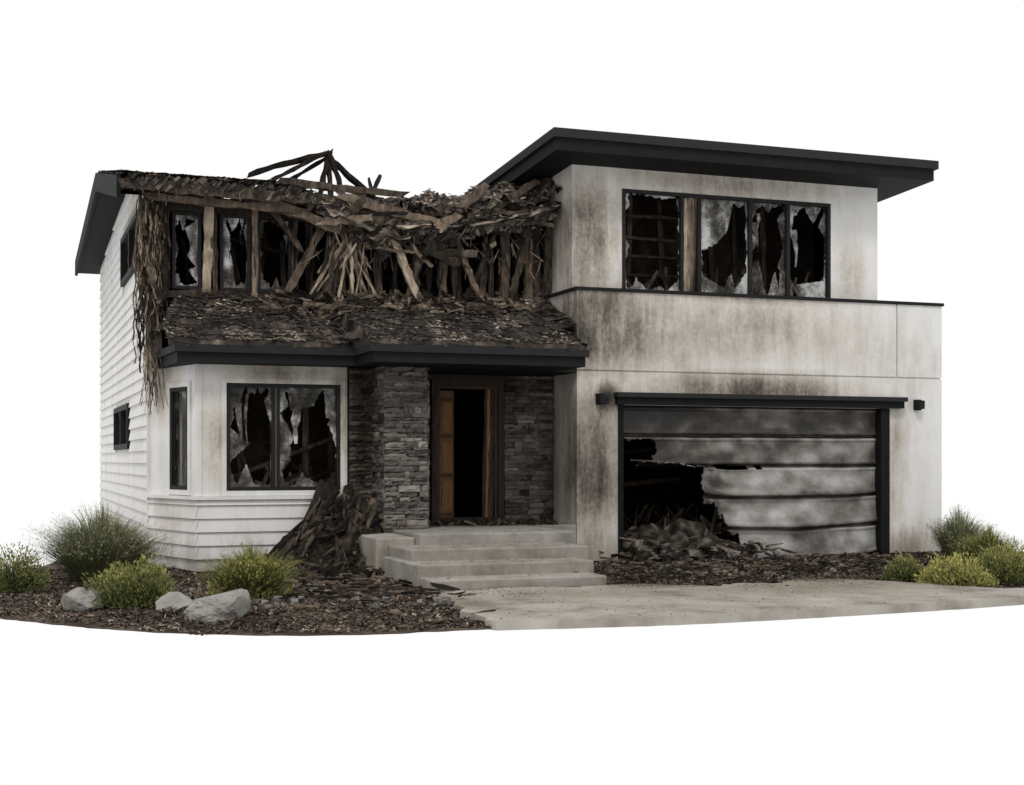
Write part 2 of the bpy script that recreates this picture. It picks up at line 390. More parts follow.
# ------------------------------------------------------------ lower left: bay
w=MB()
FB=front(21.0)
A=(2.22,22.65);B=(2.73,21.0); FS=Fr(A[0],A[1],B[0]-A[0],B[1]-A[1]); LS=math.hypot(B[0]-A[0],B[1]-A[1])
cellwall(w,FB,2.732,5.0,1.1,3.1,.18,[(3.16,4.89,1.19,2.80)])
cellwall(w,FS,0,LS-.003,1.1,3.1,.18,[(.80,1.46,1.2,2.75)])
w.obj('bay_walls',bayst,house)
w=MB()
def lap(mb,f,s0,s1,z0,z1,holes=(),h=.2,off=0):
    z=z0
    while z<z1-.01:
        zt=min(z+h,z1)
        segs=[(s0,s1)]
        for (a,b,c,d) in holes:
            if zt>c and z<d:
                ns=[]
                for (p,q) in segs:
                    if a>p: ns.append((p,min(a,q)))
                    if b<q: ns.append((max(b,p),q))
                segs=[x for x in ns if x[1]-x[0]>.01]
        for (a,b) in segs:
            o1=.040+off+U(-.003,.003); o0=.006+off
            vs=[f.p(a,0,z),f.p(b,0,z),f.p(b,o1,z),f.p(a,o1,z),f.p(a,0,zt+.006),f.p(b,0,zt+.006),f.p(b,o0,zt+.006),f.p(a,o0,zt+.006)]
            w_=[(0,1,2,3),(3,2,6,7),(7,6,5,4),(0,3,7,4),(1,5,6,2)]
            mb.add(vs,w_,U(.4,.6))
        z+=h
cellwall(w,FB,2.732,5.0,.0,1.098,.18,[]); cellwall(w,FS,0,LS-.003,0,1.098,.18,[])
lap(w,FB,2.70,4.99,.18,1.09); lap(w,FS,0,LS+.03,.18,1.09)
FL=Fr(2.22,34,0,-1)
hl=[(4.7,7.9,1.85,2.68),(6.4,9.9,4.95,5.85)]
cellwall(w,FL,0,11.35,0,5.75,.18,hl)
w.add([(2.22,34,5.75),(2.22,22.65,5.75),(2.22,22.65,5.80),(2.22,27,6.68),(2.22,34,6.05)],[(0,1,2,3,4)],.5)
lap(w,FL,0,11.33,.2,6.0,hl)
for z,ya,yb in ((6.0,23.6,33.9),(6.2,24.6,32.3),(6.4,25.6,30)):
    lap(w,FL,34-yb,34-ya,z,z+.2)
box(w,FL,11.25,11.37,-.02,.045,.2,4.2,.5)
cellwall(w,Fr(8.8,34,-1,0),.002,6.56,0,6.0,.2,[])
w.obj('siding_walls',siding,house)
t=MB()
W=.075
for (f,a,b,c,d) in ((FB,3.16,4.89,1.19,2.80),(FS,.80,1.46,1.2,2.75)):
    frame(t,f,a-W,b+W,c-W,d+W,W,.03,-.0,(),.6)
box(t,FB,2.66,5.02,0,.07,1.06,1.112,.6); box(t,FS,-.02,LS+.05,0,.068,1.062,1.110,.6)
box(t,FB,2.70,2.80,0,.018,1.115,3.06,.6)
t.obj('window_casings',bayst,house)
frame(mb,FB,3.16,4.89,1.19,2.80,.055,.02,-.1,(3.90,),.3,.12)
box(mb,FB,3.892,3.908,-.05,.022,1.25,2.74,.95)
frame(mb,FS,.80,1.46,1.2,2.75,.06,.02,-.1,(),.3)
for (a,b,c,d) in hl: frame(mb,FL,a,b,c,d,.10,.07,-.1,((a+b)/2,),.2,.12)
glass(g,FB,3.215,3.84,1.245,2.745,-.04,.24,.08,.10,.13,seed=21,tone=.45,curl=2)
glass(g,FB,3.96,4.835,1.245,2.745,-.04,.09,.07,.08,.13,seed=26,tone=.50,curl=1)
glass(g,FS,.86,1.40,1.26,2.69,-.04,.15,.15,.15,.1,seed=5,tone=.35)
for (a,b,c,d) in hl: glass(g,FL,a+.1,b-.1,c+.1,d-.1,-.04,.1,.1,.2,.1,seed=a,tone=.3)
for x in (3.0,3.5,4.1,4.6,5.0,5.5): beam(tim,(x,22.1,0),(x+U(-.1,.1),22.1,3),.09,.07,U(.35,.65),5)
beam(tim,(2.9,21.9,1.2),(5.0,22.0,2.0),.06,.06,.5,5)
for i in range(45): beam(tim,(U(3,5.2),U(21.4,22.1),.9),(U(3,5.2),U(21.4,22.1),U(1.2,1.7)),.05,.03,U(.1,.6),3)

# ------------------------------------------------------------ stone
st=MB()
def ledger(mb,f,s0,s1,z0,z1,dk=0):
    z=z0
    while z<z1-.005:
        h=min(U(.035,.10),z1-z)
        if z1-z-h<.03: h=z1-z
        s=s0
        while s<s1-.005:
            L_=U(.07,.38)
            if s1-s-L_<.06: L_=s1-s
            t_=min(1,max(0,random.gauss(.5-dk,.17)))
            n1=U(.008,.055)
            a0,a1,c0,c1=s+.002,s+L_-.003,z+.002,z+h-.002
            vs=[];nu=4
            for kz in range(3):
                for ks in range(nu+1):
                    fa=ks/nu;fz=kz/2
                    edge=(ks in(0,nu)) or kz in (0,2)
                    nn=n1+U(-.014,.014)-(.014 if edge else 0)
                    vs.append(f.p(a0+(a1-a0)*fa+U(-.003,.003),nn,c0+(c1-c0)*fz+U(-.006,.006)))
            fs=[(j*(nu+1)+i,j*(nu+1)+i+1,(j+1)*(nu+1)+i+1,(j+1)*(nu+1)+i) for j in range(2) for i in range(nu)]
            b_=len(vs)
            vs+=[f.p(a0,-.05,c0),f.p(a1,-.05,c0),f.p(a1,-.05,c1),f.p(a0,-.05,c1)]
            fs+=[(b_,b_+1,nu,0) ,(b_+3,2*(nu+1),2*(nu+1)+nu,b_+2),(b_,0,2*(nu+1),b_+3),(b_+1,b_+2,2*(nu+1)+nu,nu)]
            mb.add(vs,fs,t_)
            s+=L_
        z+=h
    box(mb,f,s0+.002,s1-.002,-.15,-.004,z0,z1,0)
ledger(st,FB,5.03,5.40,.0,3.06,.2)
FC=front(20.4)
ledger(st,FC,5.42,6.10,.55,3.06)
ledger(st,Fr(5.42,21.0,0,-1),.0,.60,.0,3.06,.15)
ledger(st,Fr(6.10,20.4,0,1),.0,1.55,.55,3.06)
FD=front(22.0)
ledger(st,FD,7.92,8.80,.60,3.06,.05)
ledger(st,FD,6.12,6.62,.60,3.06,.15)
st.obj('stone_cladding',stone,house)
d=MB()
box(d,FD,6.62,7.92,-.15,.03,2.98,3.06,.05)
frame(d,FD,6.64,7.90,.60,2.98,.10,.05,-.1,(),.12)
frame(d,FD,6.745,7.795,.60,2.875,.05,.02,-.12,(),.25)
for k in range(4): beam(d,FD.p(7.55+.05*k,.0,.62),FD.p(7.60+.045*k,-.02,2.85),.05,.04,(.15,.8,.3,.1)[k],8,.3)
for k in range(9): beam(d,FD.p(6.69+U(-.05,.05),.05,U(.7,2)),FD.p(6.69+U(-.05,.05),.055,U(2.0,2.9)),.03,.02,U(.0,.3),5,.3)
FDL=Fr(6.80,22.06,.85,.5)
box(d,FDL,0,.36,-.05,0,.66,2.80,.6)
for z in (.8,1.45,2.1): box(d,FDL,.06,.30,0,.018,z,z+.5,.72)
for z in (.75,1.40,2.05,2.66): box(d,FDL,.0,.36,0,.01,z-.03,z+.02,.35)
d.obj('entrance_door',wood,house)
s_=MB()
def slab(x0,x1,y0,y1,z0,z1,t): box(s_,front(0),x0,x1,-y1,-y0,z0,z1,t,j=.008)
slab(5.55,7.94,18.9,20.98,.0,.60,.5)
slab(6.0,8.80,20.97,22.0,.0,.595,.4)
slab(7.94,8.80,20.6,20.98,.0,.30,.4)
slab(5.14,7.72,17.95,19.5,.0,.45,.55)
slab(5.02,7.50,17.25,18.9,.0,.30,.6)
slab(5.05,7.42,16.65,18.2,.0,.15,.65)
slab(4.98,5.54,19.15,20.98,.0,.55,.75)
o=s_.obj('entrance_steps',conc,house)
bv=o.modifiers.new('b','BEVEL'); bv.width=.018; bv.segments=2
# ------------------------------------------------------------ eaves
e=MB()
P1=[(2.30,22.6),(2.40,20.62),(5.06,20.62),(5.06,19.62),(8.38,19.62),(8.38,20.97),(8.80,20.97),(8.80,22.6)]
P2=[(2.25,22.62),(2.36,20.56),(5.0,20.56),(5.0,19.56),(8.42,19.56),(8.42,20.955),(8.81,20.955),(8.81,22.62)]
extrude(e,P1,3.07,3.25,.35); extrude(e,P2,3.22,3.33,.8)
box(e,front(22.72),2.26,8.8,-.06,0,3.0,4.28,.1)
for (ya,yb,za,zb) in ((22.0,27.0,5.98,6.98),(27.0,34.6,6.98,6.35)):
    vs=[]
    for x in (1.66,1.72):
        vs+=[(x,ya,za-.34),(x,yb,zb-.34),(x,yb,zb),(x,ya,za)]
    e.add(vs,[(0,1,2,3),(7,6,5,4),(3,2,6,7),(0,4,5,1),(0,3,7,4),(1,5,6,2)],.0)
    vs=[(1.72,ya,za-.28),(1.72,yb,zb-.28),(2.3,yb,zb-.28),(2.3,ya,za-.28)]
    e.add(vs,[(0,1,2,3)],.0)
e.obj('eaves_and_fascia',metal,house)

# ------------------------------------------------------------ charred roofs
r=MB()
def lowz(x,y):
    ye=20.6 if x<5.03 else 19.6
    k=max(0,min(1,(y-ye)/(22.7-ye)))
    z=3.37+k*.94
    if x<2.75: z=min(z,3.36+(x-2.2)*1.7+ .1)
    return z
def lowfn(a,b):
    x=2.27+a*6.52
    ye=20.57 if x<5.0 else 19.57
    y=ye+b*(22.75-ye)
    if y<20.97: x=min(x,8.39)
    z=lowz(x,y)+(.06*nz(x*2.2,y*2.2,1)+.04*nz(x*7,y*7,3))*min(1,.35+b*4)
    z+=.035*(1-((b*11)%1.0))
    if b<.004: z=3.31
    if x>7.2: z+=.35*max(0,(x-7.2)/1.6)*max(0,(b-.35))
    return (x,y,z)
sheet(r,lowfn,240,110,None,lambda a,b:.30+.4*nz(a*14,b*6,4)+.25*nz(a*60,b*20,4))
def tl(a,b):
    k=nz(a*9,b*4,11)
    if k>.30: return U(.4,.95)
    if R()<.05: return U(.5,.95)
    return U(.0,.55)
for i in range(12000):
    a,b=R(),R()
    p=Vector(lowfn(a,b)); p.z+=U(0,.03)
    flake(r,p,(0,-.35,1),U(.012,.05),U(.01,.03),tl(a,b),.22)
def courses(fn,rows,b1,x0,x1,W0,WL,prob,tr):
    for row in range(rows):
        b=row/rows*b1
        x=x0
        while x<x1:
            w_=U(.10,.34)
            if R()<prob:
                db_=b1/rows*1.25
                c0=[Vector(fn(min(1,(xx-W0)/WL),bb)) for xx,bb in ((x,b),(x+w_,b),(x+w_,b+db_),(x,b+db_))]
                u=Vector((0,0,U(.01,.05))); v2=Vector((0,0,U(.01,.05)))
                r.add([c0[0]+u,c0[1]+v2,c0[2]+u*.4,c0[3]+u*.3],[(0,1,2,3)],U(*tr))
            x+=w_+.008
courses(lowfn,11,.95,2.3,8.7,2.27,6.52,.75,(.0,.48))
def upz(x,y):
    z=5.98+(y-22.0)*.2 if y<27 else 6.98-(y-27)*.083
    if x>4.4:
        k=min(1,(x-4.4)/1.2)*(1 if x<7.6 else max(0,1-(x-7.6)/1.3))
        z-=k*(.16+.30*max(0,(25.5-y)/3.5)+.12*nz(x*1.5,y*1.2,8))
    return z
def upfn(a,b):
    x=1.70+a*7.35; y=22.0+b*12.5
    ey=max(0,1-b*6)
    y+=.12*nz(x*3,0,1)*ey
    return (x,y,upz(x,y)+.04*nz(x*2.5,y*2.5,5)+.03*nz(x*8,y*8,2)+.03*(1-((b*60)%1.0)))
def upkeep(a,b):
    x=1.7+a*7.35; y=22+b*12.5
    if x<2.6 or y>28.5: return True
    k=nz(x*1.3,y*1.1,21)+.4*nz(x*5,y*5,2)
    return k<(.42 if x<4.2 else .12)
sheet(r,upfn,240,240,upkeep,lambda a,b:.34+.4*nz(a*16,b*30,4)+.25*nz(a*60,b*90,4))
courses(upfn,24,.4,1.75,4.6,1.70,7.35,.8,(.05,.6))
for i in range(9000):
    a,b=R(),R()**1.3*.4
    if not upkeep(a,b): 
        if R()<.9: continue
    p=Vector(upfn(a,b)); p.z+=U(0,.03)
    k=nz(a*9,b*14,13)
    flake(r,p,(0,-.15,1),U(.015,.06),U(.01,.035),U(.45,.9) if k>.25 else U(.05,.55),.2)
for i in range(520):
    x=U(1.75,8.9); z=upz(x,22.0)
    flake(r,(x,21.98+U(-.03,.06),z-U(-.02,.17)),(0,-1,.2),U(.03,.12),U(.01,.035),U(.0,.6),.2,rot=U(-.2,.2))
r.obj('burned_roof',charx,house)

# ------------------------------------------------------------ burned storey framing
YW=22.62
beam(tim,(2.25,YW,4.27),(8.85,YW,4.36),.14,.14,.3,20,.15)
beam(tim,(2.25,YW,5.66),(5.6,YW,5.62),.16,.14,.25,12,.15)
beam(tim,(5.2,YW,5.60),(8.9,YW,5.85),.14,.14,.25,12,.2)
beam(tim,(1.75,22.02,5.86),(4.9,22.0,5.80),.16,.06,.36,18,.15)
beam(tim,(2.1,22.15,5.72),(4.6,22.1,5.62),.10,.08,.5,12,.2)
studs=[(2.27,.16,.4),(2.47,.10,.25),(3.08,.13,.88),(3.22,.08,.35),(3.84,.09,.68),(4.5,.09,.4),(4.75,.1,.3),(5.25,.10,.35),(5.9,.13,.5),(6.15,.08,.25),(6.5,.13,.4),(6.75,.08,.25),
 (7.0,.14,.68),(7.22,.15,.28),(7.65,.12,.52),(7.80,.07,.3),(8.05,.14,.42),(8.3,.08,.3),(8.5,.13,.6),(8.72,.14,.32),(8.85,.16,.4)]
for x,wd,tn in studs:
    lean=U(-.12,.12) if x>5 else U(-.04,.04)
    yy=YW-.03 if x<4.9 else YW-U(.03,.30)
    top=5.85 if (x<5 or R()<.65) else U(5.1,5.6)
    beam(tim,(x,yy,4.25),(x+lean,yy+U(-.05,.05),top),wd,.11,tn,12,.13,1,.03)
    for k in range(3): beam(tim,(x+U(-.5,.5)*wd,yy-.06,U(4.3,4.9)),(x+lean*.7+U(-.5,.5)*wd,yy-.07,U(5.0,5.6)),U(.015,.035),.02,tn+U(-.4,.2),4,.25,.6,.02)
for i in range(16):
    x=2.5+i*.42
    beam(tim,(x,23.6,4.2),(x+U(-.15,.15),23.6,U(5.2,6.1)),.08,.08,U(.1,.45),6,.2,.7,.05)
for i in range(6): beam(tim,(U(2.6,8),23.5,U(4.5,5.4)),(U(2.6,8),23.4,U(4.5,5.6)),.07,.05,U(.1,.5),6,.2)
for i in range(20):
    x=2.3+i*.34
    beam(tim,(x,22.15,upz(x,22.1)-.13),(x+U(-.1,.1),26.8,upz(x,26.8)-.15),.06,.14,U(.1,.6),6,.15,.9,.04)
FW=front(22.58)
frame(mb,FW,2.55,3.0,4.36,5.58,.05,.03,-.06,(),.2)
frame(mb,FW,3.30,3.78,4.36,5.58,.05,.03,-.06,(),.2)
frame(mb,FW,3.90,4.44,4.36,5.58,.04,.03,-.06,(),.2)
glass(g,FW,2.6,2.95,4.41,5.53,-.01,.06,.26,.10,.10,seed=31,tone=.58,curl=1)
glass(g,FW,3.35,3.73,4.41,5.53,-.01,.18,.08,.2,.08,seed=35,tone=.62,curl=1)
glass(g,FW,3.94,4.40,4.41,5.53,-.01,.06,.04,.08,.04,seed=38,tone=.45,curl=1)
pk=Vector((5.38,24.0,7.0))
for (q,wd) in (((4.0,24,6.52),.09),((4.25,23.6,6.35),.06),((5.0,23.3,5.6),.08),((5.3,23.4,5.9),.07),((5.62,23.6,5.9),.08),((6.2,24.2,6.35),.09),((6.05,23.5,6.2),.05),((4.6,24.6,6.5),.06)):
    beam(tim,pk+Vector((U(-.06,.06),U(-.1,.1),U(-.04,.05))),q,wd,.08,U(.0,.18),9,.18,.8,.03)
beam(tim,(6.05,23.6,6.25),(6.25,23.8,6.62),.07,.05,.15,4)
beam(tim,(6.1,23.6,6.2),(6.05,23.8,6.55),.05,.05,.15,4)
for (p,q,wd,tn) in (((3.1,22.15,6.05),(5.3,22.1,5.30),.15,.55),((2.9,22.2,5.95),(5.0,22.2,5.5),.09,.35),((3.9,22.5,5.9),(4.6,22.4,5.0),.08,.4),
    ((5.0,22.4,5.6),(4.35,22.3,4.4),.12,.5),((6.0,22.1,5.4),(6.4,22.0,4.35),.12,.88),((6.6,22.2,5.5),(6.3,22.1,4.4),.09,.4),((5.2,22.1,5.9),(6.9,22.1,5.55),.14,.6),
    ((6.9,22.2,5.9),(5.9,22.1,5.0),.1,.35),((7.6,22.2,6.2),(6.5,22.1,5.3),.13,.5),((8.6,22.3,6.4),(7.3,22.1,5.6),.13,.4),((8.5,22.3,5.7),(8.1,22.2,4.4),.09,.35),
    ((7.2,22.2,5.2),(7.5,22.1,4.4),.09,.55),((4.2,22.2,6.1),(6.3,22.1,6.0),.11,.4),((5.0,22.2,4.4),(5.6,22.1,5.4),.1,.45),((7.35,22.3,4.4),(7.9,22.25,5.6),.07,.25),((5.5,22.2,5.3),(4.9,22.1,4.4),.08,.4)):
    beam(tim,p,q,wd,.08,tn,12,.17,.8,.03)
for i in range(60):
    x=U(4.8,7.0); z=upz(x,22)+U(-.42,.12); a=random.gauss(.0,.6)+(0 if R()<.8 else 1.2); L_=U(.2,.9)
    y=U(21.95,22.3)
    beam(tim,(x,y,z),(min(8.8,x+math.cos(a)*L_),y+U(-.15,.15),z-math.sin(a)*L_*.6),U(.04,.15),.02,U(.0,.8),8,.22,.9,.02)
for i in range(22):
    x=U(7.2,8.5); z=upz(x,22)+U(-.12,.2); a=random.gauss(-.3,.4); L_=U(.25,.7)
    beam(tim,(x,22.1,z),(min(8.85,x+math.cos(a)*L_),U(21.95,22.3),z-math.sin(a)*L_*.7),U(.04,.12),.02,U(.0,.65),8,.22,.9,.02)
for i in range(48):
    top=Vector((U(4.95,5.55),U(22.05,22.4),U(5.0,5.7)))
    k=R(); bx=4.65+1.1*k
    q=Vector((bx+U(-.15,.15),U(21.85,22.3),4.22+.2*abs(k-.5)+U(-.03,.15)))
    if R()<.4: q=top.lerp(q,U(.4,.8))
    beam(tim,top,q,U(.012,.05),U(.012,.025),U(.05,.9),9,.28,.8,.02)
for i in range(150):
    x=random.choice([U(4.7,6.4),U(6.4,8.8)]); z=U(4.9,5.9); L_=U(.08,.35); a=random.gauss(0,.8)
    beam(tim,(x,U(22.0,22.5),z),(x+math.sin(a)*L_,U(22.0,22.5),z-math.cos(a)*L_),U(.01,.03),U(.01,.02),U(.0,.8),4,.3,.7,.01)
for i in range(380):
    x=U(4.0,8.6); y=U(21.5,22.5); a=U(0,6.28); L_=U(.05,.4); z=lowz(x,y)+U(.03,.2)
    beam(tim,(x,y,z),(min(8.75,x+math.cos(a)*L_),y+math.sin(a)*L_*.5,z+U(-.03,.14)),U(.012,.06),.015,U(.0,.8),4,.25,.8)
def strand(x,y,z,L_,w_,tn):
    p=Vector((x,y,z)); n=max(2,int(L_/.12))
    for i in range(n):
        q=p+Vector((U(-.035,.035),U(-.03,.03),-L_/n))
        beam(tim,p,q,w_*(1-.5*i/n)*U(.5,1.5),.012,min(1,max(0,tn+U(-.25,.25))),1,.25,.9); p=q
for i in range(130):
    x=U(2.08,2.42); y=U(22.25,22.9)
    if R()<.5: x=U(2.04,2.2); y=U(22.5,22.95)
    L_=U(.3,1.3) if R()<.65 else U(1.2,2.6)
    strand(x,y,U(5.2,5.85),L_,U(.010,.04),U(.1,.75))
for i in range(22):
    z=U(3.8,5.7); x=U(2.1,2.4); beam(tim,(x,U(22.3,22.85),z),(x+U(-.08,.08),U(22.3,22.85),z-U(.15,.45)),U(.05,.14),.02,U(.0,.6),6,.3,.8)
for i in range(40): strand(U(2.1,2.3),U(21.9,22.5),U(3.2,3.5),U(.2,1.0),U(.01,.022),U(.3,.8))
for i in range(90):
    x=U(1.9,8.9) if R()<.5 else U(4.8,7.4)
    strand(x,U(21.95,22.2),upz(x,22.1)-U(.1,.2),U(.05,.25)*(1+ (4.8<x<7.4)*1.0*R()),U(.01,.03),U(.1,.7))
mb.obj('window_frames',trim,house)
go=g.obj('broken_glass',gl,house)
tim.obj('charred_framing',char,house)

dr=MB()
for lay in range(3):
    def dfn(a,b,lay=lay):
        x=4.75+a*4.1
        env=1.0 if x<6.5 else max(.15,1-(x-6.5)/.6)
        L_=(.34+.48*nz(x*1.3,lay*3.1,2)+.3*nz(x*4,lay,7))*(1.0-.12*lay)*env
        L_=max(.10,L_)
        y=22.2-.10*lay-.12*math.sin(b*2.2)+.14*nz(x*2.2,b*2,lay*2)+.06*nz(x*7,b*5,lay)
        z=upz(x,22.0)+.10-.03*lay-b*L_+.07*nz(x*3,b*3,lay)
        if b<.15: y+=(.15-b)*4
        return (x+.15*nz(x*2,b*3,lay+5),y,z)
    def dk(a,b,lay=lay):
        return nz(a*9+lay*7,b*3,3)+.45*nz(a*30,b*10,lay)<.08-.2*b
    sheet(dr,dfn,170,30,dk,lambda a,b,lay=lay:.48+.8*nz(a*10,b*4,lay*4+1)+.35*nz(a*40,b*16,lay))
def ddfn(a,b): 
    x=7.0+a*1.8; y=22.75-b*.9
    return (x,y,4.35-.35*b+.35*max(0,nz(x*2.2,y*2.5,6)+.35)*(a**.5)+.07*nz(x*8,y*8,1))
sheet(dr,ddfn,60,34,None,lambda a,b:.45+.8*nz(a*6,b*4,9)+.3*nz(a*20,b*14,9))
def jfn(a,b):
    x=6.6+a*2.4; y=23.9-b*1.9
    return (x,y,6.12+.45*a+.3*nz(x*2.2,y*2,4)+.12*nz(x*6,y*6,2)-.45*b*b)
sheet(dr,jfn,90,60,lambda a,b:nz(a*8,b*7,5)<.3,lambda a,b:.44+.8*nz(a*8,b*6,2)+.3*nz(a*30,b*20,2))
for i in range(700):
    x=U(4.8,7.4) if R()<.6 else U(7.4,8.85); y=U(22.0,22.35); z=upz(x,22)+.08-abs(random.gauss(0,.15))
    flake(dr,(x,y,z),(0,-1,.5),U(.015,.07),U(.01,.05),U(.0,.9),.5)
for i in range(1100):
    a,b=R(),R(); flake(dr,Vector(jfn(a,b))+Vector((0,0,U(0,.04))),(0,-.6,1),U(.015,.07),U(.01,.04),U(.0,.85),.3)
for i in range(500):
    a,b=R(),R(); flake(dr,Vector(ddfn(a,b))+Vector((0,0,U(0,.04))),(0,-.6,1),U(.02,.07),U(.01,.04),U(.1,.95),.4)
dr.obj('hanging_debris',charx,house)

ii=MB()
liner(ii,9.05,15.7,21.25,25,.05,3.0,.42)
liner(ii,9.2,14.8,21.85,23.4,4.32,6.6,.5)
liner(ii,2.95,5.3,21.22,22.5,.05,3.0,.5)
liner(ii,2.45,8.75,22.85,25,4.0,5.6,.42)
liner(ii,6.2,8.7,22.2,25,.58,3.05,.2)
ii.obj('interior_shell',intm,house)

# ------------------------------------------------------------ ground island
ctrl=[(-2.2,20.2),(-2.0,17.8),(-.6,16.4),(0,15.84),(1.11,14.4),(2.15,13.6),(3.31,13.2),(4.64,13.2),(6.54,13.0),(8.66,13.1),(11.17,13.4),(13.5,14.0),
 (17,15.7),(18.6,17.4),(18.2,19.2),(17.0,20.4),(16.8,24),(17.5,30),(14,36),(8,37.5),(2.6,36),(1.3,28),(.7,23.5),(-.3,21.3)]
def crom(P,n=14):
    out=[];m=len(P)
    for i in range(m):
        p0,p1,p2,p3=[Vector(P[(i+k)%m]) for k in (-1,0,1,2)]
        for j in range(n):
            t=j/n
            out.append(.5*((2*p1)+(p2-p0)*t+(2*p0-5*p1+4*p2-p3)*t*t+(-p0+3*p1-3*p2+p3)*t**3))
    return out
BD=crom(ctrl)
cen=Vector((7,20)); NB=len(BD); NR=70
gm=MB()
def gz(x,y): 
    return .04*nz(x*.8,y*.8,3)+.025*nz(x*3,y*3,1)-.03
vs=[];tn=[]
for i in range(NR+1):
    k=(i+.6)/(NR+.6)
    for p in BD:
        q=cen+(p-cen)*k
        if i==NR: q=q+Vector((nz(q.x*5,q.y*5),nz(q.x*5,q.y*5,4)))*.06
        vs.append((q.x,q.y,gz(q.x,q.y) if i<NR else -.03)); tn.append(.50+.4*nz(q.x*1.4,q.y*1.4,8))
fs=[]
for i in range(NR):
    for j in range(NB):
        k=(j+1)%NB
        fs.append((i*NB+j,(i+1)*NB+j,(i+1)*NB+k,i*NB+k))
fs.append(tuple(range(NB)))
bs=len(vs)
for j in range(NB):
    p=vs[NR*NB+j]; vs.append((p[0],p[1],-.045)); tn.append(.3)
for j in range(NB):
    k=(j+1)%NB; fs.append((NR*NB+j,bs+j,bs+k,NR*NB+k))
gm.add(vs,fs,tn)
gm.obj('ground',mulch,None,True)
dp=[(5.05,16.5),(7.3,16.45),(7.75,16.5),(8.7,15.9),(9.6,16.1),(10.5,16.4),(11.1,15.9),(11.5,15.1),(11.9,14.4),(12.3,13.65)]
front_edge=[p for p in BD if p.y<14.6 and 4.6<p.x<12.4]
front_edge=sorted(front_edge,key=lambda p:-p.x)
poly=[]
for i in range(len(dp)-1):
    a=Vector(dp[i]);b_=Vector(dp[i+1])
    for j in range(14):
        q=a+(b_-a)*(j/14); poly.append((q.x+.25*nz(q.x*1.5,q.y*1.5,2)+.10*nz(q.x*7,q.y*7),q.y+.35*nz(q.x*1.5,q.y*1.5,9)+.14*nz(q.x*7,q.y*7,3)))
for p in front_edge:
    poly.append((p.x+.03*nz(p.x*6,p.y*6),p.y-.07+.03*nz(p.x*6,p.y*6,2)))
a=Vector((4.55,13.15));b_=Vector((4.95,16.5))
for j in range(1,20):
    q=a+(b_-a)*(j/20); poly.append((q.x+.16*nz(q.x*3,q.y*3,5),q.y))
dv=MB(); dv.add([(x,y,.040) for x,y in poly]+[(x,y,-.052) for x,y in poly],[tuple(reversed(range(len(poly))))]+[(i,(i+1)%len(poly),len(poly)+(i+1)%len(poly),len(poly)+i) for i in range(len(poly))],.60)
dv.obj('driveway',drivem,None)
def inpoly(x,y,P):
    c=False;n=len(P);j=n-1
    for i in range(n):
        xi,yi=P[i][0],P[i][1];xj,yj=P[j][0],P[j][1]
        if (yi>y)!=(yj>y) and x<(xj-xi)*(y-yi)/(yj-yi)+xi: c=not c
        j=i
    return c
BDt=[(p.x,p.y) for p in BD[::3]]; pol2=poly[::2]
ch=MB(); cnt=0
while cnt<60000:
    x=U(-2.2,18.5);y=13+9.5*R()**1.25
    if not inpoly(x,y,BDt): continue
    if 2.7<x<15.9 and y>20.95: continue
    dd=inpoly(x,y,pol2)
    if dd and R()>.02+ .8*max(0,(y-15.2))*max(0,nz(x*1.5,y*1.5,4)+.12): continue
    if 5<x<7.5 and 16.6<y<20: continue
    sc=(.5 if dd else 1)
    z=gz(x,y)+U(0,.03) if not dd else .045
    k=nz(x*1.1,y*1.1,6)+.6*nz(x*4,y*4,1)
    tb=.16+.68*R()**1.5+(.35*k if k>0 else .2*k)
    if R()<.06: tb=U(.7,1)
    if x>7.4 and y>15.3: tb*=.85
    flake(ch,(x,y,z),(0,0,1),U(.012,.042)*sc,U(.006,.018)*sc,max(0,min(1,tb)),.55); cnt+=1
ch.obj('mulch',mulch,None)

db=MB()
def gmound(a,b):
    x=9.4+a*3.4; y=22.8-b*3.2
    e=math.sin(min(1,max(0,a))*math.pi)**.5*min(1,(1-b)*2.2)
    h=.55*math.exp(-((x-10.5)/1.0)**2-((y-21.6)/.9)**2)+.25*math.exp(-((x-11.0)/1.3)**2-((y-20.6)/.5)**2)
    return (x,y,-.05+e*(h*(1+.9*nz(x*3,y*3,2))+.08*nz(x*8,y*8,1)+.07))
sheet(db,gmound,110,100,None,lambda a,b:.40+.8*nz(a*20,b*18,3),2)
def scatter(n,xr,yr,hm,sz,tr,wd=(.015,.06)):
    for i in range(n):
        x=random.gauss((xr[0]+xr[1])/2,(xr[1]-xr[0])/4); y=random.gauss((yr[0]+yr[1])/2,(yr[1]-yr[0])/4)
        z=abs(random.gauss(0,hm)); L_=U(*sz); a=U(0,6.28); t_=U(-.35,.35)
        beam(db,(x,y,z+.03),(x+math.cos(a)*L_,y+math.sin(a)*L_,max(.03,z+t_*L_)),U(*wd),U(.01,.03),U(*tr),2,.3,.7)
scatter(360,(9.6,12.0),(19.9,22.2),.16,(.06,.36),(.0,.65))
scatter(1000,(8.6,15.5),(17.2,20.8),.02,(.03,.22),(.0,.7),(.01,.04))
scatter(160,(7.6,10),(15.8,18.5),.015,(.03,.16),(.0,.5),(.01,.03))
scatter(260,(3,5.5),(15.0,20),.02,(.06,.35),(.0,.75),(.01,.05))
